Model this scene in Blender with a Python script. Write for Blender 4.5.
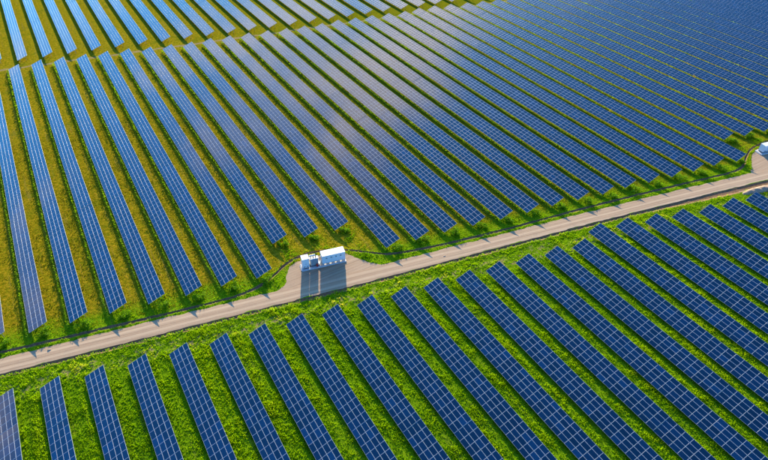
import bpy, math, random
import numpy as np
from mathutils import Vector, Matrix

for o in list(bpy.data.objects): bpy.data.objects.remove(o)
S = bpy.context.scene
C = S.collection
R = math.radians
rng = np.random.default_rng(7)
random.seed(7)

# ------------------------------------------------------------------ camera
# world frame: Y runs along the panel rows (away from the camera), X across them, metres
H, FPX, PITCH, ROLL, YAW = 94.2, 574.72, R(40.358), R(0.342), R(31.32)
cam = bpy.data.cameras.new('camera'); cam_o = bpy.data.objects.new('camera', cam); C.objects.link(cam_o)
cam.sensor_width = 36; cam.lens = 36*FPX/768; cam.clip_start = 1; cam.clip_end = 9000
fh = Vector((math.sin(YAW), math.cos(YAW), 0)); rt = Vector((math.cos(YAW), -math.sin(YAW), 0))
fw = fh*math.cos(PITCH)-Vector((0, 0, math.sin(PITCH))); up = fh*math.sin(PITCH)+Vector((0, 0, math.cos(PITCH)))
cr, sr = math.cos(ROLL), math.sin(ROLL)
rt2, up2 = rt*cr+up*sr, up*cr-rt*sr
M = Matrix((rt2, up2, -fw)).transposed().to_4x4(); M.translation = (0, 0, H)
cam_o.matrix_world = M
S.camera = cam_o
S.render.resolution_x, S.render.resolution_y = 1024, 613

# ------------------------------------------------------------------ sky, sun, exposure
CLOUD_SEED = 15.2
CLOUD_X = 0.57
SUN_AZ, SUN_EL = R(26.5), R(15.4)          # azimuth from +Y towards +X
W = bpy.data.worlds.new('World'); S.world = W; W.use_nodes = True
wn = W.node_tree; wn.nodes.clear()
sky = wn.nodes.new('ShaderNodeTexSky'); sky.sky_type = 'NISHITA'; sky.sun_disc = False
sky.sun_elevation = SUN_EL; sky.sun_rotation = SUN_AZ
sky.altitude = 100; sky.air_density = 1.0; sky.dust_density = 1.4; sky.ozone_density = 1.5
bg = wn.nodes.new('ShaderNodeBackground'); bg.inputs[1].default_value = 0.108
wo = wn.nodes.new('ShaderNodeOutputWorld')
hs = wn.nodes.new('ShaderNodeHueSaturation'); hs.inputs['Saturation'].default_value = 1.25
wn.links.new(sky.outputs[0], hs.inputs['Color']); 
tint = wn.nodes.new('ShaderNodeMix'); tint.data_type = 'RGBA'; tint.blend_type = 'MULTIPLY'; tint.inputs[0].default_value = 1; tint.inputs[7].default_value = (.26, .92, 1.6, 1)
wn.links.new(hs.outputs[0], tint.inputs[6]); 
# thin broken cloud spread over the whole sky, seen only as a reflection in the panels
tc = wn.nodes.new('ShaderNodeTexCoord'); sx_ = wn.nodes.new('ShaderNodeSeparateXYZ'); wn.links.new(tc.outputs['Generated'], sx_.inputs[0])
def wm(op, a, b):
    n = wn.nodes.new('ShaderNodeMath'); n.operation = op
    for i_, q_ in enumerate((a, b)):
        if isinstance(q_, (int, float)): n.inputs[i_].default_value = q_
        else: wn.links.new(q_, n.inputs[i_])
    return n.outputs[0]
dz_ = wm('MAXIMUM', sx_.outputs[2], .06)
cv = wn.nodes.new('ShaderNodeCombineXYZ'); wn.links.new(wm('SUBTRACT', wm('DIVIDE', sx_.outputs[0], dz_), CLOUD_X), cv.inputs[0]); wn.links.new(wm('DIVIDE', sx_.outputs[1], dz_), cv.inputs[1])
cv.inputs[2].default_value = CLOUD_SEED
cn = wn.nodes.new('ShaderNodeTexNoise'); cn.inputs['Scale'].default_value = .6; cn.inputs['Detail'].default_value = 5; cn.inputs['Roughness'].default_value = .6
wn.links.new(cv.outputs[0], cn.inputs['Vector'])
cm = wn.nodes.new('ShaderNodeMapRange'); cm.interpolation_type = 'SMOOTHSTEP'; wn.links.new(cn.outputs['Fac'], cm.inputs[0])
cm.inputs[1].default_value = .52; cm.inputs[2].default_value = .70; cm.inputs[4].default_value = .62
cx_ = wn.nodes.new('ShaderNodeMix'); cx_.data_type = 'RGBA'; cx_.inputs[7].default_value = (12.0, 9.6, 7.0, 1)
wn.links.new(cm.outputs[0], cx_.inputs[0]); wn.links.new(tint.outputs[2], cx_.inputs[6]); wn.links.new(cx_.outputs[2], bg.inputs[0]); wn.links.new(bg.outputs[0], wo.inputs[0])
sl = bpy.data.lights.new('sun', 'SUN'); sl.energy = 5.0; sl.angle = R(0.5); sl.color = (1.0, 0.82, 0.54)
so = bpy.data.objects.new('sun', sl); C.objects.link(so)
SD = Vector((math.sin(SUN_AZ)*math.cos(SUN_EL), math.cos(SUN_AZ)*math.cos(SUN_EL), math.sin(SUN_EL)))
so.rotation_euler = SD.to_track_quat('Z', 'Y').to_euler(); so.location = SD*300
S.view_settings.view_transform = 'Standard'; S.view_settings.look = 'None'
S.cycles.caustics_reflective = False; S.cycles.caustics_refractive = False
S.view_settings.gamma = 1; S.view_settings.exposure = 1.6

# ------------------------------------------------------------------ helpers
def proj(P):
    """world points (n,3) -> photo pixels (n,2) on a 768x460 frame, and distance"""
    d = np.asarray(P, float)-np.array([0, 0, H])
    x = d@np.array(rt2); y = d@np.array(up2); z = d@np.array(fw)
    z = np.where(z < 1, 1e-3, z)
    return np.stack([384+FPX*x/z, 230-FPX*y/z], 1), np.linalg.norm(d, axis=1)
def in_frame(P, m=40):
    q, _ = proj(P)
    return (q[:, 0] > -m) & (q[:, 0] < 768+m) & (q[:, 1] > -m) & (q[:, 1] < 460+m)

def tag(o, label=None, cat=None, group=None, kind=None):
    for k, v in (('label', label), ('category', cat), ('group', group), ('kind', kind)):
        if v: o[k] = v
    return o
def empty(name, loc=(0, 0, 0), rz=0):
    o = bpy.data.objects.new(name, None); C.objects.link(o); o.location = loc; o.rotation_euler[2] = rz
    o.empty_display_size = .3
    return o
def link(name, me, parent=None, loc=None):
    o = bpy.data.objects.new(name, me); C.objects.link(o)
    if parent: o.parent = parent
    if loc: o.location = loc
    return o
def np_mesh(name, V, F, mats, mi=None, rnd=None, smooth=False):
    """V (n,3), F (m,k) with k 3 or 4"""
    V = np.asarray(V, np.float32); F = np.asarray(F, np.int32)
    me = bpy.data.meshes.new(name); k = F.shape[1]
    me.vertices.add(len(V)); me.vertices.foreach_set('co', V.ravel())
    me.loops.add(F.size); me.loops.foreach_set('vertex_index', F.ravel())
    me.polygons.add(len(F)); me.polygons.foreach_set('loop_start', np.arange(0, F.size, k, dtype=np.int32))
    if mi is not None: me.polygons.foreach_set('material_index', np.asarray(mi, np.int32))
    me.polygons.foreach_set('use_smooth', np.full(len(F), bool(smooth)))
    if rnd is not None:
        a = me.attributes.new('rnd', 'FLOAT', 'FACE'); a.data.foreach_set('value', np.asarray(rnd, np.float32))
    for m in mats: me.materials.append(m)
    me.update(calc_edges=True); me.validate()
    return me
class MB:
    """collects boxes, tubes and loose faces into one mesh"""
    def __init__(s): s.v = []; s.f = []
    def box(s, x0, x1, y0, y1, z0, z1, b=0.0):
        n = len(s.v)
        if b <= 0:
            s.v += [(x, y, z) for z in (z0, z1) for y in (y0, y1) for x in (x0, x1)]
            s.f += [tuple(n+i for i in q) for q in ((0, 2, 3, 1), (4, 5, 7, 6), (0, 1, 5, 4), (2, 6, 7, 3), (0, 4, 6, 2), (1, 3, 7, 5))]
        else:   # chamfered top edge
            s.v += [(x, y, z) for z in (z0, z1-b) for x, y in ((x0, y0), (x1, y0), (x1, y1), (x0, y1))]
            s.v += [(x, y, z1) for x, y in ((x0+b, y0+b), (x1-b, y0+b), (x1-b, y1-b), (x0+b, y1-b))]
            s.f += [(n+3, n+2, n+1, n), (n+8, n+9, n+10, n+11)]
            for r in (0, 4):
                s.f += [(n+r+i, n+r+(i+1) % 4, n+r+4+(i+1) % 4, n+r+4+i) for i in range(4)]
        return s
    def beam(s, a, b, w, h):
        a, b = Vector(a), Vector(b); d = (b-a).normalized()
        u = d.cross(Vector((0, 0, 1)))
        u = u.normalized() if u.length > 1e-3 else Vector((1, 0, 0))
        v = u.cross(d); n = len(s.v)
        for p in (a, b):
            for i, j in ((-1, -1), (1, -1), (1, 1), (-1, 1)): s.v.append(tuple(p+u*(i*w/2)+v*(j*h/2)))
        s.f += [(n+3, n+2, n+1, n), (n+4, n+5, n+6, n+7)]+[(n+i, n+(i+1) % 4, n+4+(i+1) % 4, n+4+i) for i in range(4)]
        return s
    def tube(s, a, b, r0, r1, k=10):
        a, b = Vector(a), Vector(b); d = (b-a).normalized()
        u = d.orthogonal().normalized(); v = d.cross(u); n = len(s.v)
        for p, r in ((a, r0), (b, r1)):
            for i in range(k):
                t = 2*math.pi*i/k; s.v.append(tuple(p+u*(r*math.cos(t))+v*(r*math.sin(t))))
        s.f += [(n+i, n+(i+1) % k, n+k+(i+1) % k, n+k+i) for i in range(k)]
        s.f += [tuple(n+k-1-i for i in range(k)), tuple(n+k+i for i in range(k))]
        return s
    def build(s, name, mat, parent=None, loc=None):
        me = bpy.data.meshes.new(name); me.from_pydata(s.v, [], s.f); me.materials.append(mat); me.update()
        return link(name, me, parent, loc)

_nz = rng.random((64, 64))
def vnoise(x, y, s):
    """tiling value noise 0..1, s = cell size in metres"""
    x = np.asarray(x)/s; y = np.asarray(y)/s
    xi = np.floor(x).astype(int); yi = np.floor(y).astype(int); fx = x-xi; fy = y-yi
    fx = fx*fx*(3-2*fx); fy = fy*fy*(3-2*fy)
    g = lambda a, b: _nz[a % 64, b % 64]
    return (g(xi, yi)*(1-fx)+g(xi+1, yi)*fx)*(1-fy)+(g(xi, yi+1)*(1-fx)+g(xi+1, yi+1)*fx)*fy

ONES = 'zero first second third fourth fifth sixth seventh eighth ninth tenth eleventh twelfth thirteenth fourteenth fifteenth sixteenth seventeenth eighteenth nineteenth'.split()
TENS = {2: ('twenty', 'twentieth'), 3: ('thirty', 'thirtieth'), 4: ('forty', 'fortieth'), 5: ('fifty', 'fiftieth')}
def ordinal(n):
    if n < 20: return ONES[n]
    t, u = divmod(n, 10)
    return TENS[t][1] if u == 0 else TENS[t][0]+'-'+ONES[u]

# ------------------------------------------------------------------ materials
def mat(name):
    m = bpy.data.materials.new(name); m.use_nodes = True
    return m, m.node_tree, m.node_tree.nodes['Principled BSDF']
def nd(t, kind, **kw):
    n = t.nodes.new(kind)
    for k, v in kw.items(): setattr(n, k, v)
    return n
def ramp(t, src, stops):
    r = nd(t, 'ShaderNodeValToRGB'); e = r.color_ramp.elements
    while len(e) < len(stops): e.new(0.5)
    for el, (p, c) in zip(e, stops): el.position = p; el.color = (*c, 1)
    t.links.new(src, r.inputs[0]); return r.outputs[0]
def noise(t, vec, scale, detail=3, rough=.55, dist=0):
    n = nd(t, 'ShaderNodeTexNoise'); n.inputs['Scale'].default_value = scale; n.inputs['Detail'].default_value = detail
    n.inputs['Roughness'].default_value = rough; n.inputs['Distortion'].default_value = dist
    if vec is not None: t.links.new(vec, n.inputs['Vector'])
    return n.outputs['Fac']
def mapping(t, vec, scale=(1, 1, 1), rot=(0, 0, 0)):
    m = nd(t, 'ShaderNodeMapping'); m.inputs['Scale'].default_value = scale; m.inputs['Rotation'].default_value = rot
    t.links.new(vec, m.inputs['Vector']); return m.outputs[0]
def mth(t, op, a, b=None, c=None):
    n = nd(t, 'ShaderNodeMath', operation=op)
    for i, x in enumerate((a, b, c)):
        if x is None: continue
        if isinstance(x, (int, float)): n.inputs[i].default_value = x
        else: t.links.new(x, n.inputs[i])
    return n.outputs[0]
def smooth(t, v, a, b):
    n = nd(t, 'ShaderNodeMapRange', interpolation_type='SMOOTHSTEP'); t.links.new(v, n.inputs[0])
    n.inputs[1].default_value = a; n.inputs[2].default_value = b; return n.outputs[0]
def mixc(t, f, a, b, mode='MIX'):
    n = nd(t, 'ShaderNodeMix', data_type='RGBA', blend_type=mode)
    for sock, x in ((n.inputs[0], f), (n.inputs[6], a), (n.inputs[7], b)):
        if isinstance(x, (int, float)): sock.default_value = x
        elif isinstance(x, tuple): sock.default_value = (*x, 1)
        else: t.links.new(x, sock)
    return n.outputs[2]
def bump(t, b, h, s, d=.05):
    n = nd(t, 'ShaderNodeBump'); n.inputs['Strength'].default_value = s; n.inputs['Distance'].default_value = d
    t.links.new(h, n.inputs['Height']); t.links.new(n.outputs[0], b.inputs['Normal'])

def plain(name, col, rough=.6, metal=0, var=.12, scale=3.0, spec=.5):
    m, t, b = mat(name)
    co = nd(t, 'ShaderNodeTexCoord').outputs['Object']
    n = noise(t, co, scale, 4)
    c = ramp(t, n, [(.25, tuple(x*(1-var) for x in col)), (.75, tuple(min(1, x*(1+var)) for x in col))])
    t.links.new(c, b.inputs['Base Color']); b.inputs['Roughness'].default_value = rough; b.inputs['Metallic'].default_value = metal
    b.inputs['Specular IOR Level'].default_value = spec
    return m

def glass_mat(name, single):
    m, t, b = mat(name)
    if single: r = nd(t, 'ShaderNodeObjectInfo').outputs['Random']
    else: r = nd(t, 'ShaderNodeAttribute', attribute_name='rnd').outputs['Fac']
    c = ramp(t, r, [(0, (.0001, .0012, .005)), (.5, (.0003, .004, .015)), (.9, (.0006, .009, .030)), (1, (.0012, .018, .056))])
    t.links.new(c, b.inputs['Base Color'])
    b.inputs['Roughness'].default_value = .07; b.inputs['IOR'].default_value = 1.95
    return m
GLASS1 = glass_mat('solar_glass_single', True); GLASSN = glass_mat('solar_glass_far', False)
FRAME = plain('aluminium_frame', (.40, .42, .46), .55, .2, .05, 9)
STEEL = plain('galvanised_steel', (.42, .43, .44), .45, .8, .15, 6)

def leaf_mat(name, stops, trans=.45):
    m, t, b = mat(name)
    r = nd(t, 'ShaderNodeAttribute', attribute_name='rnd').outputs['Fac']
    c = ramp(t, r, stops)
    t.links.new(c, b.inputs['Base Color']); b.inputs['Roughness'].default_value = .7; b.inputs['Specular IOR Level'].default_value = .08
    tr = nd(t, 'ShaderNodeBsdfTranslucent')
    t.links.new(mixc(t, 1.0, c, (1.25, 1.2, .5), 'MULTIPLY'), tr.inputs[0])
    mx = nd(t, 'ShaderNodeMixShader'); mx.inputs[0].default_value = trans
    t.links.new(b.outputs[0], mx.inputs[1]); t.links.new(tr.outputs[0], mx.inputs[2])
    t.links.new(mx.outputs[0], t.nodes['Material Output'].inputs[0])
    return m
LUSH = leaf_mat('lush_grass', [(0, (.05, .13, .002)), (.35, (.12, .27, .003)), (.7, (.26, .41, .004)), (1, (.46, .43, .05))], .5)
DRY = leaf_mat('dry_grass', [(0, (.10, .12, .003)), (.5, (.23, .18, .006)), (.85, (.36, .24, .010)), (1, (.46, .29, .03))], .35)
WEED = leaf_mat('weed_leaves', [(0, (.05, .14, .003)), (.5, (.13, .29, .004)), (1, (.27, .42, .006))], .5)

# ------------------------------------------------------------------ road and ditch curves (Y as a function of X)
RS = -0.2028
def rbend(x):      # the road bends gently away from a straight line towards the right
    x = np.asarray(x, float)
    return sum(np.interp(x+d, [-70, 45, 75, 105, 140, 165, 260], [0, 0, .5, 1.0, 1.0, .7, .7]) for d in (-12, -6, 0, 6, 12))/5
def y_low(x): return 90.0+RS*np.asarray(x, float)+rbend(x)
def y_up(x): return 94.25+RS*np.asarray(x, float)+rbend(x)
_D = np.array([(-70, 108.8), (-45, 105.0), (-28.5, 101.6), (-19.5, 99.7), (-10.2, 97.6), (-.4, 95.5), (9.8, 93.4), (18.4, 91.9), (23.6, 92.2), (27.6, 93.9),
               (31, 95.9), (34.4, 96.8), (39, 96.5), (44.6, 94.0), (49.4, 90.2), (52.7, 87.0), (56.3, 85.4), (69.1, 82.1), (82.6, 79.4), (97.5, 76.9),
               (112.9, 74.2), (129.3, 71.0), (145.8, 67.6), (156, 65.4), (160.5, 65.0), (164.5, 66.2), (168.3, 68.3), (173.5, 70.2), (182.4, 70.4), (190, 68), (197, 64), (203, 59), (210, 54.5), (260, 44.0)])
def y_ditch(x):
    x = np.asarray(x, float); w = np.ones(9)/9
    o = np.linspace(-2, 2, 9)
    return sum(np.interp(x+d, _D[:, 0], _D[:, 1])*k for d, k in zip(o, w))

# ------------------------------------------------------------------ ground
def ground():
    xs = np.concatenate([[-4000, -800, -200], np.arange(-70, 255, .5), [400, 1000, 4000]])
    xc = np.clip(xs, -70, 254)
    yl, yu, yd = y_low(xc), y_up(xc), y_ditch(xc)
    j = lambda s, a: (vnoise(xs, xs*0+s*7.3, 1.3)-.5)*a
    wl = np.interp(xc, [-70, 60, 118, 140, 165, 260], [1.15, 1.15, 1.3, 2.3, 2.8, 2.8])     # lower ditch widens to the right
    lines = [(-4000+0*xs, 0, 0), (-600+0*xs, 0, 0), (-120+0*xs, 0, 0)]
    for o in np.arange(-70, -1.5, 4.0): lines.append((yl-wl+o, 0, 0))
    for o in (-1.6, -.8): lines.append((yl-wl+o, 0, 0))
    lines += [(yl-wl+j(1, .5), .04, 0), (yl-wl*.62+j(2, .3), -.24, 1), (yl-wl*.3+j(3, .25), -.2, 1), (yl-.02+j(4, .22), 0, 1)]
    lines += [(yl*.5+yu*.5, -.02, 0)]
    a, b = yu+.05, yd-.38
    lines += [(a, -.02, 0), (a*.5+b*.5, -.021, 0), (b+j(5, .22), -.02, 0), (yd-.16+j(6, .15), -.16, 1), (yd+.10+j(7, .15), -.22, 1), (yd+.36+j(8, .3), .04, 1)]
    for o in (1.3, 2.2, 3.4, 5, 8, 14, 25, 45, 80, 120, 170, 250, 400, 900): lines.append((yd+o, 0, 0))
    lines.append((4000+0*xs, 0, 0))
    V = []; n = len(xs)
    for k, (y, z, _) in enumerate(lines):
        zz = z+0*xs
        if z == 0 and 3 < k < len(lines)-4: zz = zz+(vnoise(xs, y, 3.1)-.5)*.07
        V.append(np.stack([xs, y, zz], 1))
    V = np.concatenate(V)
    i = np.arange(n-1); F = []; mi = []
    for k in range(len(lines)-1):
        F.append(np.stack([k*n+i, k*n+i+1, (k+1)*n+i+1, (k+1)*n+i], 1)); mi.append(np.full(n-1, lines[k+1][2]))
    m, t, b = mat('field_ground')
    pos = nd(t, 'ShaderNodeNewGeometry').outputs['Position']
    sp = nd(t, 'ShaderNodeSeparateXYZ'); t.links.new(pos, sp.inputs[0]); X, Y = sp.outputs[0], sp.outputs[1]
    v = mth(t, 'ADD', Y, mth(t, 'MULTIPLY', X, -RS))                    # distance coordinate across the road: 90 = lower edge
    n1 = noise(t, pos, .22, 4); n2 = noise(t, pos, 1.3, 4, .6); n3 = noise(t, pos, 6, 3, .6)
    streak = noise(t, mapping(t, pos, (1.1, .06, 1)), 1.0, 3)
    green = ramp(t, n2, [(.28, (.06, .13, .002)), (.5, (.13, .25, .003)), (.72, (.23, .31, .006))])
    green = mixc(t, mth(t, 'MULTIPLY', smooth(t, streak, .55, .72), .5), green, (.13, .13, .02))
    dry = ramp(t, n2, [(.33, (.11, .125, .003)), (.5, (.26, .21, .006)), (.68, (.43, .275, .016))])
    dry = mixc(t, mth(t, 'MULTIPLY', smooth(t, n1, .5, .68), .55), dry, (.12, .15, .005))
    dry = mixc(t, mth(t, 'MULTIPLY', smooth(t, streak, .56, .7), .35), dry, (.27, .19, .05))
    dry = mixc(t, mth(t, 'MULTIPLY', smooth(t, mth(t, 'ADD', X, mth(t, 'MULTIPLY', n1, 40)), 55, 150), .5), dry, (.11, .15, .004))
    vn = mth(t, 'ADD', v, mth(t, 'MULTIPLY', mth(t, 'SUBTRACT', n1, .5), 9))
    base = mixc(t, smooth(t, vn, 98.5, 103), green, dry)
    # worn, sandy verge a few metres below the road
    band = mth(t, 'SUBTRACT', 1.0, smooth(t, mth(t, 'ABSOLUTE', mth(t, 'SUBTRACT', vn, 85.4)), .8, 2.4))
    sand = mth(t, 'MULTIPLY', band, smooth(t, noise(t, pos, .8, 4, .65), .48, .6))
    base = mixc(t, mth(t, 'MULTIPLY', sand, .8), base, (.34, .24, .10))
    # earth track between the middle and far blocks
    tr = mth(t, 'ADD', Y, mth(t, 'MULTIPLY', X, .178))
    trn = mth(t, 'ADD', tr, mth(t, 'MULTIPLY', mth(t, 'SUBTRACT', n1, .5), 3))
    tk = mth(t, 'SUBTRACT', 1.0, smooth(t, mth(t, 'ABSOLUTE', mth(t, 'SUBTRACT', trn, 243.6)), .4, 1.1))
    base = mixc(t, mth(t, 'MULTIPLY', tk, .8), base, (.34, .24, .12))
    base = mixc(t, mth(t, 'MULTIPLY', n3, .45), base, (.03, .04, .004))
    t.links.new(base, b.inputs['Base Color']); b.inputs['Roughness'].default_value = .9; b.inputs['Specular IOR Level'].default_value = .0
    bump(t, b, mth(t, 'ADD', n3, n2), .9, .12)
    m2, t, b = mat('ditch_soil')
    pos = nd(t, 'ShaderNodeNewGeometry').outputs['Position']
    c = ramp(t, noise(t, pos, 2.2, 5, .65), [(.3, (.11, .06, .03)), (.55, (.21, .115, .055)), (.8, (.36, .21, .10))])
    t.links.new(c, b.inputs['Base Color']); b.inputs['Roughness'].default_value = .95; b.inputs['Specular IOR Level'].default_value = .1
    bump(t, b, noise(t, pos, 7, 3), .8, .08)
    me = np_mesh('ground', V, np.concatenate(F), [m, m2], np.concatenate(mi))
    tag(link('ground', me), kind='structure')
ground()

def road_mat(name, tracks):
    m, t, b = mat(name)
    co = nd(t, 'ShaderNodeTexCoord').outputs['Object']
    st = noise(t, mapping(t, co, (.035, 2.6, 1)), 1.0, 4, .6)
    blot = noise(t, co, .35, 4, .6); peb = noise(t, co, 9, 3, .7)
    c = ramp(t, st, [(.3, (.27, .18, .105)), (.5, (.37, .25, .15)), (.7, (.46, .325, .20))])
    c = mixc(t, mth(t, 'MULTIPLY', smooth(t, blot, .5, .75), .4), c, (.25, .175, .12))
    c = mixc(t, mth(t, 'MULTIPLY', peb, .35), c, (.2, .14, .095))
    if tracks:   # compacted wheel tracks with loose gravel between them
        y = nd(t, 'ShaderNodeSeparateXYZ'); t.links.new(co, y.inputs[0])
        wob = mth(t, 'ADD', y.outputs[1], mth(t, 'MULTIPLY', mth(t, 'SUBTRACT', noise(t, mapping(t, co, (.05, .05, 1)), 1, 2), .5), .8))
        for yc in (1.15, 2.95):
            k = mth(t, 'SUBTRACT', 1.0, smooth(t, mth(t, 'ABSOLUTE', mth(t, 'SUBTRACT', wob, yc)), .15, .5))
            c = mixc(t, mth(t, 'MULTIPLY', k, .6), c, (.48, .345, .215))
    t.links.new(c, b.inputs['Base Color']); b.inputs['Roughness'].default_value = .92; b.inputs['Specular IOR Level'].default_value = .12
    bump(t, b, mth(t, 'ADD', peb, st), .5, .05)
    return m
def road():
    xs = np.arange(-75, 250, .6); L = math.hypot(1, RS)
    us = xs*L
    wdt = 4.16
    cols = [np.zeros_like(us)+(vnoise(us, us*0+3, 1.1)-.5)*.34, us*0+.5, us*0+wdt*.3, us*0+wdt*.5, us*0+wdt*.7, us*0+wdt-.5, wdt+(vnoise(us, us*0+9, 1.1)-.5)*.4]
    zs = (.012, .035, .02, .05, .02, .035, .012)
    n = len(us)
    bend = rbend(xs); cols = [c+bend for c in cols]
    V = np.concatenate([np.stack([us, c, z+(vnoise(us, c*3, .9)-.5)*.012], 1) for c, z in zip(cols, zs)])
    i = np.arange(n-1)
    F = np.concatenate([np.stack([k*n+i, k*n+i+1, (k+1)*n+i+1, (k+1)*n+i], 1) for k in range(len(cols)-1)])
    o = link('road', np_mesh('road', V, F, [road_mat('gravel_road', True)], smooth=True), loc=(0, 90.0, 0))
    o.rotation_euler[2] = math.atan(RS)
    tag(o, kind='structure')
road()
PADM = road_mat('gravel_pad', False)
def pad(name, pts):
    # ring outline with ragged edge
    P = [np.array(p, float) for p in pts]; out = []
    for i, p in enumerate(P):
        q = P[(i+1) % len(P)]; k = max(2, int(np.linalg.norm(q-p)/.5))
        for s in range(k):
            w = p+(q-p)*s/k; out.append((w[0]+random.uniform(-.16, .16), w[1]+random.uniform(-.16, .16), .010))
    me = bpy.data.meshes.new(name); me.from_pydata(out, [], [tuple(range(len(out)))]); me.materials.append(PADM); me.update()
    tag(link(name, me), kind='structure')
pad('gravel_pad', [(24.5, 88.3), (28.3, 89.6), (30.2, 92.8), (31.6, 94.6), (33.4, 95.2), (36.0, 95.3), (40.5, 94.2), (45.2, 91.8), (47.0, 88.8), (48.6, 86.0), (51.6, 83.6), (51.0, 81.0), (26, 85.5)])
pad('gravel_pad', [(161.5, 62.4), (163.5, 63.4), (167.0, 65.6), (170.4, 67.8), (175, 69.0), (184, 68.3), (190, 65), (194, 60), (200, 54.5), (199, 52.5), (163, 59.8)])

# ------------------------------------------------------------------ solar rows
PL, PW, TH = 1.668, .992, .036          # panel length (along the row), width, thickness
PITCHL, PITCHW = 1.69, 1.0125
TILT = math.atan2(1.323, 3.829); ZL = .856; ZN = .58
KZ = 1+(.856-ZL)/H; X0, SX = -22.82*KZ, 7.702*KZ

def panel_template():
    fw_, ch = .030, .007
    rings = []
    def ring(ix, z): rings.append([(ix, ix, z), (PW-ix, ix, z), (PW-ix, PL-ix, z), (ix, PL-ix, z)])
    ring(0, -TH); ring(0, -ch); ring(ch*.8, 0); ring(fw_-ch*.5, 0); ring(fw_, -ch)
    V = np.array([p for r in rings for p in r]); F = []; mi = []
    for k in range(4):
        for i in range(4): F.append((k*4+i, k*4+(i+1) % 4, k*4+4+(i+1) % 4, k*4+4+i)); mi.append(1)
    F.append((16, 17, 18, 19)); mi.append(0)
    F.append((3, 2, 1, 0)); mi.append(1)
    return V, np.array(F), np.array(mi)
PV, PF, PM = panel_template()
PANEL = np_mesh('panel', PV, PF, [GLASS1, FRAME], PM)
POST = {}
def post_mesh(h):
    k = round(h, 2)
    if k not in POST:
        b = MB(); b.box(-.05, .05, -.035, -.028, -.25, h); b.box(-.05, .05, .028, .035, -.25, h); b.box(-.004, .004, -.028, .028, -.25, h)
        me = bpy.data.meshes.new('post'); me.from_pydata(b.v, [], b.f); me.materials.append(STEEL); me.update(); POST[k] = me
    return POST[k]

SINGLE = 0
def solar_row(xi, ya, yb, label, group, single_dist, posts_single=False, ZL=ZL):
    """a row of tables four landscape panels deep; low edge at x = xi, from y = ya to y = yb"""
    global SINGLE
    n = int(round((yb-ya)/PITCHL)); root = empty('solar_panel_row', (xi, ya, 0))
    tag(root, label, 'solar panels', group)
    SEG = 12; mats = []; pos = []; fr = MB()
    for s in range(0, n, SEG):
        t = TILT+random.gauss(0, R(.22)); dz = random.gauss(0, .016); rl = random.gauss(0, R(.035)); sx = random.gauss(0, .012)
        ax = Vector((math.cos(t), 0, math.sin(t))); ay = Vector((0, math.cos(rl), math.sin(rl))); az = ax.cross(ay).normalized()
        for a in (.55, 1.55, 2.5, 3.5):      # purlins follow their table
            p0 = Vector((sx, s*PITCHL+.01, ZL+dz))+ax*a-az*.105; fr.beam(p0, p0+ay*((min(n, s+SEG)-s)*PITCHL-.04), .05, .07)
        for b in range(s, min(n, s+SEG)):
            for a in range(4):
                o = Vector((sx, s*PITCHL, ZL+dz))+ax*(a*PITCHW)+ay*((b-s)*PITCHL)
                jt = random.gauss(0, R(.10)); ax2 = (ax+az*jt).normalized(); az2 = ax2.cross(ay)
                m = Matrix((ax2, ay, az2)).transposed().to_4x4(); m.translation = o; mats.append(m); pos.append(o)
    P = np.array([tuple(p) for p in pos])+np.array([xi+.5, ya+.8, 0]); q, dist = proj(P)
    one = (dist < single_dist) & in_frame(P, 25)
    idx = np.where(one)[0]
    if len(idx) > 300: idx = idx[np.argsort(dist[idx])[:300]]
    one = np.zeros(len(P), bool); one[idx] = True
    for k in idx:
        o = bpy.data.objects.new('panel', PANEL); C.objects.link(o); o.parent = root; o.matrix_local = mats[k]
    SINGLE += len(idx)
    rest = [mats[k] for k in np.where(~one)[0]]
    if rest:
        A = np.array([[list(r) for r in m] for m in rest])
        V = np.einsum('nij,vj->nvi', A[:, :3, :3], PV)+A[:, None, :3, 3]
        F = PF[None]+(np.arange(len(rest))*len(PV))[:, None, None]
        o = link('panels', np_mesh('panels', V.reshape(-1, 3), F.reshape(-1, 4), [GLASSN, FRAME], np.tile(PM, len(rest)),
                 np.repeat(rng.random(len(rest)), len(PF))), root); o['kind'] = 'stuff'
    # substructure: purlins, rafters, posts
    Ln = n*PITCHL; c, s_ = math.cos(TILT), math.sin(TILT)
    ys = np.arange(.85, Ln-.3, PITCHL*2); pz = MB()
    for y in ys:
        fr.beam((.25*c+.02, y, ZL+.25*s_-.23), (3.8*c, y, ZL+3.8*s_-.23), .05, .09)
        for a in (.85, 3.15):
            x, h = a*c, ZL+a*s_-.265
            if posts_single and in_frame(np.array([[xi+x, ya+y, h*.5]]), 15)[0]: link('post', post_mesh(h), root, (x, y, 0))
            else: pz.box(x-.05, x+.05, y-.035, y+.035, -.25, h)
    fr.build('support_frame', STEEL, root)
    if pz.v: pz.build('posts', STEEL, root)['kind'] = 'stuff'
    return root

# lower ends of the middle block and upper starts of the near field, measured (in camera heights)
UE = [1.0961, 1.0805, 1.0646, 1.0479, 1.0302, 1.0176, .999, 1.096, 1.0783, 1.0624, .933, .9195, .9064, .8896, .8716, .8568, .8443, .8265, .8097, .7979,
      .781, .7646, .7501, .7381, .7167, .8161, .7974]
LE = [.9294, .9124, .8967, .881, .8633, .8455, .8294, .814, .7987, .7821, .7665, .7485, .7349, .7191, .7029, .688, .7109, .6900, .662, .6390, .6132, .5981, .5818]
TE = {1: 244.4, 2: 243.1, 3: 241.8, 4: 240.2, 5: 239.8, 6: 238.0, 7: 235.8, 8: 233.8, 9: 232.0, 10: 230.8, 11: 229.9, 12: 229.2, 13: 227.8, 14: 226.5, 15: 225.0, 16: 223.9,
      17: 222.6, 18: 221.4, 19: 220.2, 20: 218.8, 21: 217.8, 22: 217.0, 23: 216.1, 24: 214.8, 25: 212.6, 26: 210.3, 27: 208.8, 28: 207.4}
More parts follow.
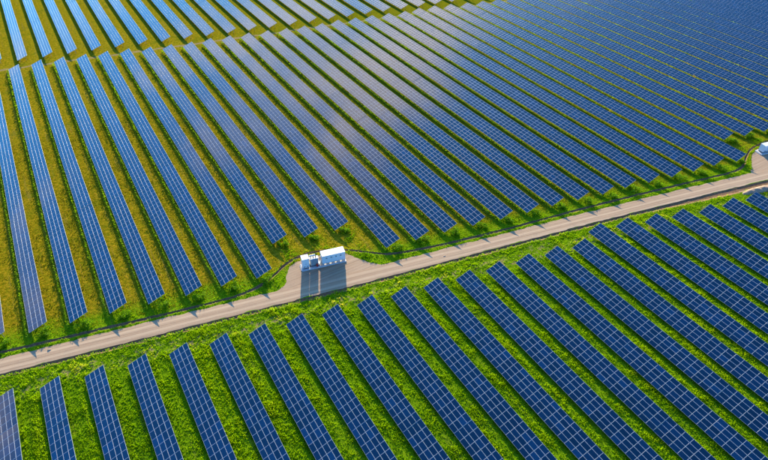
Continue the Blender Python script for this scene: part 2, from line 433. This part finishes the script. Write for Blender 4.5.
def mid_low(i):
    if i < 0: return (UE[0]*H+1.5*-i)*KZ
    if i < len(UE): return UE[i]*H*KZ
    return (UE[26]*H-1.56*(i-26))*KZ
def mid_top(i):
    if i < 1: return 244.4+1.3*(1-i)
    return TE[i] if i in TE else 207.4-1.4*(i-28)
def near_top(i):
    if i < 0: return LE[0]*H+1.5*-i
    return LE[i]*H if i < len(LE) else LE[22]*H-1.5*(i-22)
def clip_view(x, ya, yb, m):
    """keep the stretch of a row that the frame (with a margin in pixels) can see"""
    ys = np.arange(ya, yb, 1.0); P = np.stack([ys*0+x+2, ys, ys*0+1.4], 1); k = np.where(in_frame(P, m))[0]
    if len(k) == 0: return None
    return (ya if k[0] == 0 else ys[k[0]]), (yb if k[-1] >= len(ys)-2 else ys[k[-1]])

ROWS = []       # (x, y0, y1, block)
cnt = 0
for i in range(-1, 25):
    kz = 1+(.856-ZN)/H; x = (X0+.2+i*SX)*kz; yt = near_top(i)*kz; r = clip_view(x, yt-150, yt, 70)
    if r is None: continue
    nb = int(round((yt-r[0])/PITCHL)); cnt += 1
    look = 'Solar panel row on green grass below the road, '
    lab = look+('cut by the left edge' if i == -1 else ordinal(cnt)+' from the left')
    solar_row(x, yt-nb*PITCHL, yt, lab, 'near field solar rows below the road', 165, True, ZN)
    ROWS.append((x, yt-nb*PITCHL, yt, 'near', cnt))
cnt = 0
for i in range(-1, 46):
    x = X0+i*SX; r = clip_view(x, mid_low(i), mid_top(i), 50)
    if r is None: continue
    cnt += 1
    extra = {7: ', its lower end just left above the white transformer station', 8: ', ending right above the white container', 24: ', its corner beside the ditch bend'}.get(i, '')
    solar_row(x, r[0], r[1], 'Long solar panel row in the middle block above the road, %s from the left' % ordinal(cnt),
              'middle block solar rows above the road', 150)
    ROWS.append((x, r[0], r[1], 'mid', cnt))
cnt = 0
for k in range(-1, 24):
    x = -11.47+8.667*k
    yb_ = np.interp(k, [-1, 0, 4, 8, 12, 16, 20, 24], [252.2, 250.6, 244.9, 237.9, 231.6, 226.4, 221.2, 216])
    r = clip_view(x, yb_, 350, 40)
    if r is None: continue
    cnt += 1
    solar_row(x, r[0], r[1], 'Pale blue solar panel row in the far top block, %s from the left' % ordinal(cnt), 'far block solar rows along the top', 0)
    ROWS.append((x, r[0], r[1], 'far', cnt))
print('single panels', SINGLE, 'rows', len(ROWS))

# ------------------------------------------------------------------ vegetation
def under_rows(x, y):
    k = np.zeros(len(x), bool)
    for (rx, y0, y1, bl, _) in ROWS: k |= (x > rx+.9) & (x < rx+3.75) & (y > y0) & (y < y1)
    return k
def off_road(x, y):
    v = y-RS*x-rbend(x)
    k = (v > 89.75) & (v < 94.5)
    d = y_ditch(x); k |= np.abs(y-d) < .22+.3*vnoise(x, y, 1.1)
    wl = np.interp(x, [-70, 60, 118, 140, 165, 260], [.75, .8, 1.1, 2.1, 2.6, 2.6]); k |= (v > 90-wl+.1) & (v < 90)
    pads = [[(27, 88), (29, 91), (31, 94.9), (33.4, 95.5), (36, 95.6), (41, 94.2), (45.6, 91.8), (48.8, 86), (52, 83), (40, 84)],
            [(162, 62), (167, 65.8), (170.4, 68), (175, 69.2), (184, 68.5), (190, 65), (194, 60), (200, 54)]]
    for pd in pads:
        ins = np.zeros(len(x), bool); n = len(pd)
        for i in range(n):
            (x1, y1), (x2, y2) = pd[i], pd[(i+1) % n]
            c = ((y1 > y) != (y2 > y)); xx = (x2-x1)*(y-y1)/((y2-y1) or 1e-9)+x1
            ins ^= c & (x < xx)
        k |= ins
    return k
def blades(x, y, h, w, nb, rnd, lean=.5, z=0):
    """grass tufts: nb triangles each"""
    n = len(x); X = np.repeat(x, nb); Y = np.repeat(y, nb); Hh = np.repeat(h, nb)*rng.uniform(.6, 1.15, n*nb); Ww = np.repeat(w, nb)
    a = rng.uniform(0, 2*np.pi, n*nb); a2 = rng.uniform(0, 2*np.pi, n*nb); sp = Hh*rng.uniform(.05, lean, n*nb); ro = rng.uniform(0, .5, n*nb)*Hh
    bx = X+np.cos(a2)*ro; by = Y+np.sin(a2)*ro
    dx, dy = np.cos(a)*Ww/2, np.sin(a)*Ww/2
    v0 = np.stack([bx-dx, by-dy, 0*bx-.02+z], 1); v1 = np.stack([bx+dx, by+dy, 0*bx-.02+z], 1)
    v2 = np.stack([bx+np.cos(a2)*sp, by+np.sin(a2)*sp, Hh+z], 1)
    V = np.stack([v0, v1, v2], 1).reshape(-1, 3); F = np.arange(len(V)).reshape(-1, 3)
    r = np.clip(np.repeat(rnd, nb)+rng.normal(0, .07, n*nb), 0, 1)
    return V, F, r
def sample(n, x0, x1, y0, y1): return rng.uniform(x0, x1, n), rng.uniform(y0, y1, n)
def keep(x, y, m=25): return in_frame(np.stack([x, y, x*0], 1), m)

# lush grass: whole near field and both verges
x, y = sample(480000, -50, 200, 0, 105)
v = y-RS*x-rbend(x)
k = (v < 89.6) & keep(x, y); x, y, v = x[k], y[k], v[k]
k = ~under_rows(x, y) & ~off_road(x, y); x, y, v = x[k], y[k], v[k]
patch = vnoise(x, y, 2.2)*.6+vnoise(x+50, y, .8)*.4
lane = vnoise(x*1.0, y*.05, .8)
sandy = (np.abs(v-85.4+(vnoise(x, y, 4)-.5)*5) < 1.7) & (vnoise(x+9, y+4, 1.6) > .45)
k = (rng.random(len(x)) < np.clip(.25+patch*.9, 0, 1)) & ~(sandy & (rng.random(len(x)) < .75)); x, y, patch, lane, v, sandy = [q[k] for q in (x, y, patch, lane, v, sandy)]
h = .16+.38*patch**1.3*(.5+lane)
V, F, r = blades(x, y, h, .07+.2*h, 4, np.clip(.34+.25*patch+.35*(lane-.35)+sandy*.22, 0, 1), .7)
print('lush', len(x))
tag(link('meadow_grass', np_mesh('meadow_grass', V, F, [LUSH], rnd=r)), 'lush bright green grass between the near solar rows', 'grass', kind='stuff')
# green verge between ditch and middle block ends, strip between road and ditch
x, y = sample(330000, -50, 200, 45, 125)
d = y-y_ditch(x); v = y-RS*x-rbend(x)
ylow = np.array([mid_low(int(i)) for i in np.clip(np.floor((x-X0+1.5)/SX), -2, 45)])
k = ((v > 94.3) & (d < 0) | (d > 0) & (y < ylow+2.5)) & keep(x, y)
x, y, d, ylow = x[k], y[k], d[k], ylow[k]
k = ~off_road(x, y); x, y, d, ylow = x[k], y[k], d[k], ylow[k]
fr = ((x-X0) % SX)/SX                         # position within the row pitch: lush below tables, worn in the gaps
lush = np.clip(1.15-np.abs(fr-.27)*2.2, .15, 1)*vnoise(x, y, 1.5)**.6
lush = np.where(d < 1.2, np.maximum(lush, .55*vnoise(x+3, y, 1.2)+.2), lush)
k = rng.random(len(x)) < lush*.75+.06; x, y, lush = x[k], y[k], lush[k]
V, F, r = blades(x, y, .10+.42*lush**1.6, .06+.08*lush, 4, np.clip(.9-.75*lush+rng.normal(0, .12, len(x)), 0, 1), .7)
print('verge', len(x))
tag(link('verge_grass', np_mesh('verge_grass', V, F, [LUSH], rnd=r)), 'green and straw verge grass along the ditch above the road', 'grass', kind='stuff')
# dry grass between the middle rows
x, y = sample(420000, -50, 240, 70, 240)
k = keep(x, y); x, y = x[k], y[k]
i = np.floor((x-X0)/SX); f = (x-X0)/SX-i
P, dist = proj(np.stack([x, y, 0*x], 1))
k = (f > .42) & (f < .9) & (dist < 210) & (y > y_ditch(x)+1); x, y, dist = x[k], y[k], dist[k]
k = ~off_road(x, y) & (rng.random(len(x)) < .75); x, y, dist = x[k], y[k], dist[k]
pt = vnoise(x, y, 2.0)
V, F, r = blades(x, y, .06+.14*pt, .09+.06*pt, 3, np.clip(.95-pt*.9-.45*np.clip((x-40)/80, 0, 1), 0, 1), .8)
print('dry', len(x))
tag(link('dry_grass', np_mesh('dry_grass', V, F, [DRY], rnd=r)), 'short dry ochre grass between the middle solar rows', 'grass', kind='stuff')

def leaves(cx, cy, cz, size, rnd, up=.5):
    n = len(cx)
    a = rng.normal(0, 1, (n, 3)); a /= np.linalg.norm(a, axis=1)[:, None]
    nrm = rng.normal(0, 1, (n, 3)); nrm[:, 2] = np.abs(nrm[:, 2])+up
    u = np.cross(nrm, a); u /= np.linalg.norm(u, axis=1)[:, None]
    w = np.cross(nrm, u); w /= np.linalg.norm(w, axis=1)[:, None]
    c = np.stack([cx, cy, cz], 1); s = size[:, None]
    V = np.stack([c-u*s, c-w*s*.45, c+u*s, c+w*s*.45], 1).reshape(-1, 3)
    return V, np.arange(len(V)).reshape(-1, 4), np.clip(rnd, 0, 1)
# weed strips left standing along the low edge of every middle row
cx, cy, cz, sz, rn = [], [], [], [], []
for (rx, y0, y1, bl, _) in ROWS:
    if bl != 'mid': continue
    yy = np.arange(y0-.3, y1, .62); yy = yy+rng.uniform(-.25, .25, len(yy))
    d = np.hypot(np.hypot(rx, yy), H)
    vis = in_frame(np.stack([yy*0+rx, yy, yy*0], 1), 30); yy, d = yy[vis], d[vis]
    big = np.clip(.25+1.0*vnoise(yy*0+rx*3.1, yy, 1.7)*vnoise(yy*0+rx, yy, 9)+.25*vnoise(yy*0+rx, yy, 5), .12, 1)
    for q, dd, b in zip(yy, d, big):
        n = int((22 if dd < 150 else 14 if dd < 220 else 9)*(.45+b))
        s = .10 if dd < 150 else .14 if dd < 220 else .2
        ox = rx-.48+.06*math.sin(q*.7); t = rng.random(n)
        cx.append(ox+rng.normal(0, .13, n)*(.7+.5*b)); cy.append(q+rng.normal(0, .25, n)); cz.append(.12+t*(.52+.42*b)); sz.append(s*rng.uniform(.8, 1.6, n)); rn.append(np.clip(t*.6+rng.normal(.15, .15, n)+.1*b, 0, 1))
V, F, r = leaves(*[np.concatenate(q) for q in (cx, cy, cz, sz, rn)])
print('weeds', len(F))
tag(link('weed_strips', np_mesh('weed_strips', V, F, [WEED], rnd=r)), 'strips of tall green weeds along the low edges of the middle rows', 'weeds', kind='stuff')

# a shrub of tall weeds under the lower end of each middle row
STEM = plain('weed_stem', (.09, .10, .03), .8)
def shrub(name, x, y, lx, ly, hz, label, group, m=WEED, n=760, sz_=.13):
    root = empty(name, (x, y, 0)); tag(root, label, 'shrub', group)
    nb = 7; bx = rng.uniform(-lx*.36, lx*.36, nb); by = rng.uniform(-ly*.36, ly*.36, nb); bh = hz*rng.uniform(.55, 1, nb); br = rng.uniform(.45, .8, nb)*min(lx, ly)*.42
    k = rng.integers(0, nb, n); p = rng.normal(0, 1, (n, 3)); p /= np.linalg.norm(p, axis=1)[:, None]; p *= (rng.random(n)**.45)[:, None]
    cx = bx[k]+p[:, 0]*br[k]; cy = by[k]+p[:, 1]*br[k]; cz = np.maximum(.05, bh[k]*.55+p[:, 2]*bh[k]*.48)
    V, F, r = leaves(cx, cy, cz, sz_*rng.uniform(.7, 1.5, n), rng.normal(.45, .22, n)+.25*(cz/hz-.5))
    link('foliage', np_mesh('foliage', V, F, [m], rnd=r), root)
    st = MB()
    for a, b, h_ in zip(bx, by, bh):
        for _ in range(2):
            st.tube((a*.6, b*.6, -.05), (a+random.uniform(-.2, .2), b+random.uniform(-.2, .2), h_*.75), .018, .006, 5)
    st.build('stems', STEM, root)['kind'] = 'stuff'
    return root
for (rx, y0, y1, bl, c) in ROWS:
    if bl != 'mid': continue
    if not in_frame(np.array([[rx+2, y0-1, .5]]), 12)[0]: continue
    s = random.uniform(.8, 1.15)
    shrub('shrub', rx+2.3+random.uniform(-.4, .3), y0-1.0+random.uniform(-.4, .3), 3.3*s, 2.9*s, 1.2*s,
          'Green shrub under the lower end of the middle block\'s %s row from the left' % ordinal(c), 'shrubs at the lower row ends')
YEL = leaf_mat('yellow_blossom', [(0, (.35, .26, .01)), (1, (.6, .45, .02))], .3)

# ------------------------------------------------------------------ transformer stations
WHITE = plain('white_painted_steel', (.62, .64, .66), .45, 0, .06, 1.2)
WHITE2 = plain('white_roof_sheet', (.64, .64, .63), .5, 0, .07, 1.0)
GREYP = plain('grey_painted_steel', (.30, .33, .35), .5, .2, .12, 4)
DARKV = plain('dark_louvre', (.045, .05, .055), .6, .3, .15, 5)
CONC = plain('concrete', (.46, .45, .43), .85, 0, .14, 1.6)
REDP = plain('red_paint', (.42, .02, .015), .45, 0, .1, 5)
CERA = plain('brown_porcelain', (.10, .035, .02), .3, 0, .1, 8)
OX, OY, OA = 33.51, 91.56, R(-12.48)
ou = Vector((math.cos(OA), math.sin(OA), 0)); ov = Vector((-ou.y, ou.x, 0))
def at(u, v, z=0): return Vector((OX, OY, 0))+ou*u+ov*v+Vector((0, 0, z))

def plinth(loc, rz, L, D, h, label):
    root = empty('concrete_plinth', loc, rz); tag(root, label, 'plinth')
    MB().box(0, L, 0, D, -.3, h, .03).build('slab', CONC, root)
    b = MB()
    b.box(-.18, -.003, .3, D-.3, -.1, h*.5); b.build('step', CONC, root)
    return root
def cabinet(loc, rz, L, D, h, label, group):
    """white switchgear cabinet: base frame, body, roof, two doors with handles and louvres"""
    root = empty('switchgear_cabinet', loc, rz); tag(root, label, 'cabinet', group)
    MB().box(.08, L-.08, .08, D-.08, 0, .32).build('base_frame', DARKV, root)
    MB().box(0, L, 0, D, .322, h-.10).build('body', WHITE, root)
    MB().box(-.06, L+.06, -.06, D+.06, h-.098, h, .035).build('roof', WHITE2, root)
    for k in range(2):
        x0 = .05+k*(L/2-.03); x1 = x0+L/2-.06
        dr = MB().box(x0, x1, -.025, -.002, .38, h-.16).build('door', WHITE, root)
        MB().box(x0+.06 if k else x1-.1, x0+.1 if k else x1-.06, -.06, -.027, h*.5-.12, h*.5+.12).build('handle', GREYP, dr)
        lv = MB()
        for j in range(4): lv.box(x0+.15, x1-.15, -.04, -.027, .55+j*.07, .59+j*.07)
        lv.build('louvre', DARKV, dr)
    MB().box(-.022, -.002, .2, D-.2, .4, h-.2).build('side_panel', WHITE, root)
    MB().box(L+.002, L+.022, .2, D-.2, .4, h-.2).build('side_panel', WHITE, root)
    return root
plinth(at(0, 0), OA, 10.7, 2.45, .24, 'long pale concrete plinth carrying the white transformer station by the road')
cabinet(at(.3, .45, .242), OA, 1.6, 1.6, 3.0, 'white switchgear cabinet at the left end of the road-side plinth, tallest narrow box', 'switchgear cabinets')

# transformer: tank, radiator banks of fins, conservator, bushings
tr = empty('transformer', at(1.98, .42, .242), OA); tr.scale = (1.3, 1.05, 1.22); tag(tr, 'grey transformer with cooling fins between the white cabinet and the white container', 'transformer')
MB().box(.1, 1.75, .3, 1.35, .02, .14).build('skid', DARKV, tr)
MB().box(.2, 1.65, .45, 1.2, .142, 1.75, .03).build('tank', GREYP, tr)
MB().box(.12, 1.73, .37, 1.28, 1.752, 1.84, .02).build('lid', WHITE2, tr)
for side in (0, 1):
    for k in range(9):
        x = .27+k*.16; y0, y1 = ((.10, .447) if side == 0 else (1.203, 1.55))
        MB().box(x, x+.035, y0, y1, .35, 1.6).build('cooling_fin', WHITE if side == 0 else GREYP, tr)
MB().tube((.15, 1.05, 2.28), (1.25, 1.05, 2.28), .17, .17, 14).build('conservator_tank', WHITE2, tr)
for x in (.35, 1.05): MB().box(x, x+.06, 1.02, 1.08, 1.842, 2.13).build('conservator_bracket', GREYP, tr)
for k in range(3):
    x = .35+k*.45; b = MB().tube((x, .66, 1.842), (x, .66, 2.42), .05, .035, 10)
    for j in range(5): b.tube((x, .66, 1.90+j*.1), (x, .66, 1.93+j*.1), .10, .075, 10)
    b.build('bushing', CERA, tr)
for k in range(3):
    x = .35+k*.45
    MB().tube((x, .66, 2.42), (x+.25, .72, 2.75), .018, .018, 6).build('conductor', DARKV, tr)
# cable riser frame right of the transformer
rf = empty('cable_riser', at(4.35, .55, .242), OA); tag(rf, 'thin steel cable riser frame standing between transformer and white container', 'cable riser')
for x in (0, .35): MB().box(x, x+.06, .1, .16, 0, 2.7).build('upright', STEEL, rf)
for z in (.7, 1.5, 2.3): MB().box(.062, .348, .11, .15, z, z+.05).build('crossbar', STEEL, rf)
for k in range(3): MB().tube((.12+k*.07, .075, 0), (.12+k*.07, .075, 2.6), .022, .022, 8).build('cable', DARKV, rf)
# red fire point box
rb = empty('fire_box', at(3.5, .16, .242), OA); tag(rb, 'small red box on the plinth in front of the transformer', 'box')
MB().box(0, .42, 0, .25, .18, .92, .02).build('body', REDP, rb)
for x in (.04, .32): MB().box(x, x+.06, .09, .15, 0, .178).build('leg', GREYP, rb)
MB().box(.03, .39, -.02, -.002, .22, .86).build('door', REDP, rb)

# container on short steel feet
cl, cd, ch, cz = 5.45, 1.95, 2.3, .62
ct = empty('equipment_container', at(5.0, .22, .242), OA); tag(ct, 'long white equipment container raised on steel feet on the road-side plinth', 'container')
for k in range(5):
    for y in (.05, cd-.30): MB().box(.05+k*(cl-.4)/4, .35+k*(cl-.4)/4, y, y+.25, 0, cz-.10).build('foot', GREYP, ct)
MB().box(.02, cl-.02, .02, .16, cz-.098, cz).build('base_rail', GREYP, ct); MB().box(.02, cl-.02, cd-.16, cd-.02, cz-.098, cz).build('base_rail', GREYP, ct)
# corrugated long walls and plain ends
def corrugated(y, sgn):
    v, f = [], []; n = int(cl/.28); step = cl/n; pts = []
    for k in range(n):
        x = k*step
        pts += [(x, 0), (x+step*.28, 0), (x+step*.42, .035), (x+step*.86, .035)]
    pts.append((cl, 0))
    for x, o in pts: v += [(x, y+sgn*o, cz+.002), (x, y+sgn*o, cz+ch-.1)]
    f = [(2*i, 2*i+2, 2*i+3, 2*i+1) for i in range(len(pts)-1)]
    me = bpy.data.meshes.new('wall'); me.from_pydata(v, [], f); me.materials.append(WHITE); me.update()
    return link('wall', me, ct)
w0 = corrugated(.0, 1); corrugated(cd, -1)
MB().box(.04, cl-.04, .06, cd-.06, cz+.01, cz+ch-.12).build('body', WHITE, ct)
MB().box(-.02, -.002, .02, cd-.02, cz+.02, cz+ch-.11).build('end_wall', WHITE, ct); MB().box(cl+.002, cl+.02, .02, cd-.02, cz+.02, cz+ch-.11).build('end_wall', WHITE, ct)
for x in (-.04, cl-.06):
    for y in (-.02, cd-.08): MB().box(x, x+.10, y, y+.10, cz-.1, cz+ch-.1).build('corner_post', WHITE, ct)
rf2 = MB().box(-.07, cl+.07, -.07, cd+.07, cz+ch-.098, cz+ch, .04).build('roof', WHITE2, ct)
for k in range(6): MB().box(.25+k*.9, .33+k*.9, .05, cd-.05, cz+ch+.002, cz+ch+.03).build('roof_rib', WHITE2, rf2)
for k in range(4):
    x = .75+k*1.15; vt = MB().box(x, x+.5, -.03, -.002, cz+1.35, cz+1.7).build('vent', WHITE, w0); lv = MB()
    for j in range(5): lv.box(x+.05, x+.45, -.045, -.032, cz+1.39+j*.06, cz+1.42+j*.06)
    lv.build('louvre', DARKV, vt)
dr = MB().box(-.045, -.022, .45, 1.4, cz+.1, cz+2.2).build('door', WHITE, ct); MB().box(-.08, -.047, .55, .6, cz+1.0, cz+1.25).build('handle', GREYP, dr)
for k in range(3):
    MB().box(-.35-.28*k, -.08-.28*k, .45, 1.4, cz-.18-.17*k, cz-.14-.17*k).build('step', STEEL, ct)

# second station, cut by the right edge of the photo
plinth((172.9, 66.3, 0), OA, 10.7, 2.6, .24, 'pale concrete plinth on the gravel pad at the right edge of the photo')
a2 = Vector((172.9, 66.3, .242))+ou*.7+ov*.5
cabinet(a2, OA, 2.6, 1.7, 2.5, 'white switchgear cabinet cut by the right edge of the photo, above the road', 'switchgear cabinets')

# ------------------------------------------------------------------ earth heaps, clods, yellow plants
SOIL = plain('loose_sandy_soil', (.36, .25, .16), .95, 0, .3, 2.5, .1)
def heap(name, x, y, lx, ly, hz, rz, label, cat, nx=36, ny=16):
    V = []; F = []
    for j in range(ny+1):
        for i in range(nx+1):
            u, v = i/nx*2-1, j/ny*2-1; r = max(0, 1-(u*u+v*v))
            px, py = u*lx/2, v*ly/2
            z = hz*(r**.6)*(.55+.9*float(vnoise(px+x, py+y, .7))*.5+.45*float(vnoise(px+x, py*1.2+y, 1.9)))
            V.append((px, py, z-.06))
    for j in range(ny):
        for i in range(nx): a = j*(nx+1)+i; F.append((a, a+1, a+nx+2, a+nx+1))
    me = bpy.data.meshes.new(name); me.from_pydata(V, [], F); me.materials.append(SOIL); me.update()
    o = link(name, me, None, (x, y, 0)); o.rotation_euler[2] = rz; tag(o, label, cat); return o
heap('soil_heap', 156.5, 55.9, 13.5, 2.6, .75, OA, 'long pale heap of bare soil below the road at the right edge', 'soil heap')
for nm, (px, py) in (('leftmost', (49.5, 349.9)), ('middle', (444.4, 256))):
    a, b = (px-384)/FPX, -(py-230)/FPX
    d = rt2*a+up2*b+fw; t_ = -H/d.z; p = d*t_
    heap('earth_clod', p.x, p.y, .9, .55, .22, 0, 'brown clod of earth lying on the gravel road, %s' % ('left of the transformer station' if nm == 'leftmost' else 'right of the transformer station'), 'clod', 10, 8)
for k, (px, py) in enumerate(((683.2, 65.4), (698.8, 72.5), (616.5, 106))):
    a, b = (px-384)/FPX, -(py-230)/FPX; d = rt2*a+up2*b+fw; t_ = (1.9-H)/d.z; p = d*t_
    i = round((p.x-X0+2.0)/SX); xx = X0+i*SX-1.6; yy = p.y+(xx-p.x)*.2
    shrub('yellow_plant', xx, yy, 1.0, 1.0, 2.3, 'Tall yellow plant between rows, upper right, %s' %
          ('left one of the close pair', 'right one of the close pair', 'alone below the pair')[k], 'yellow plants between the rows', YEL, 160, .14)
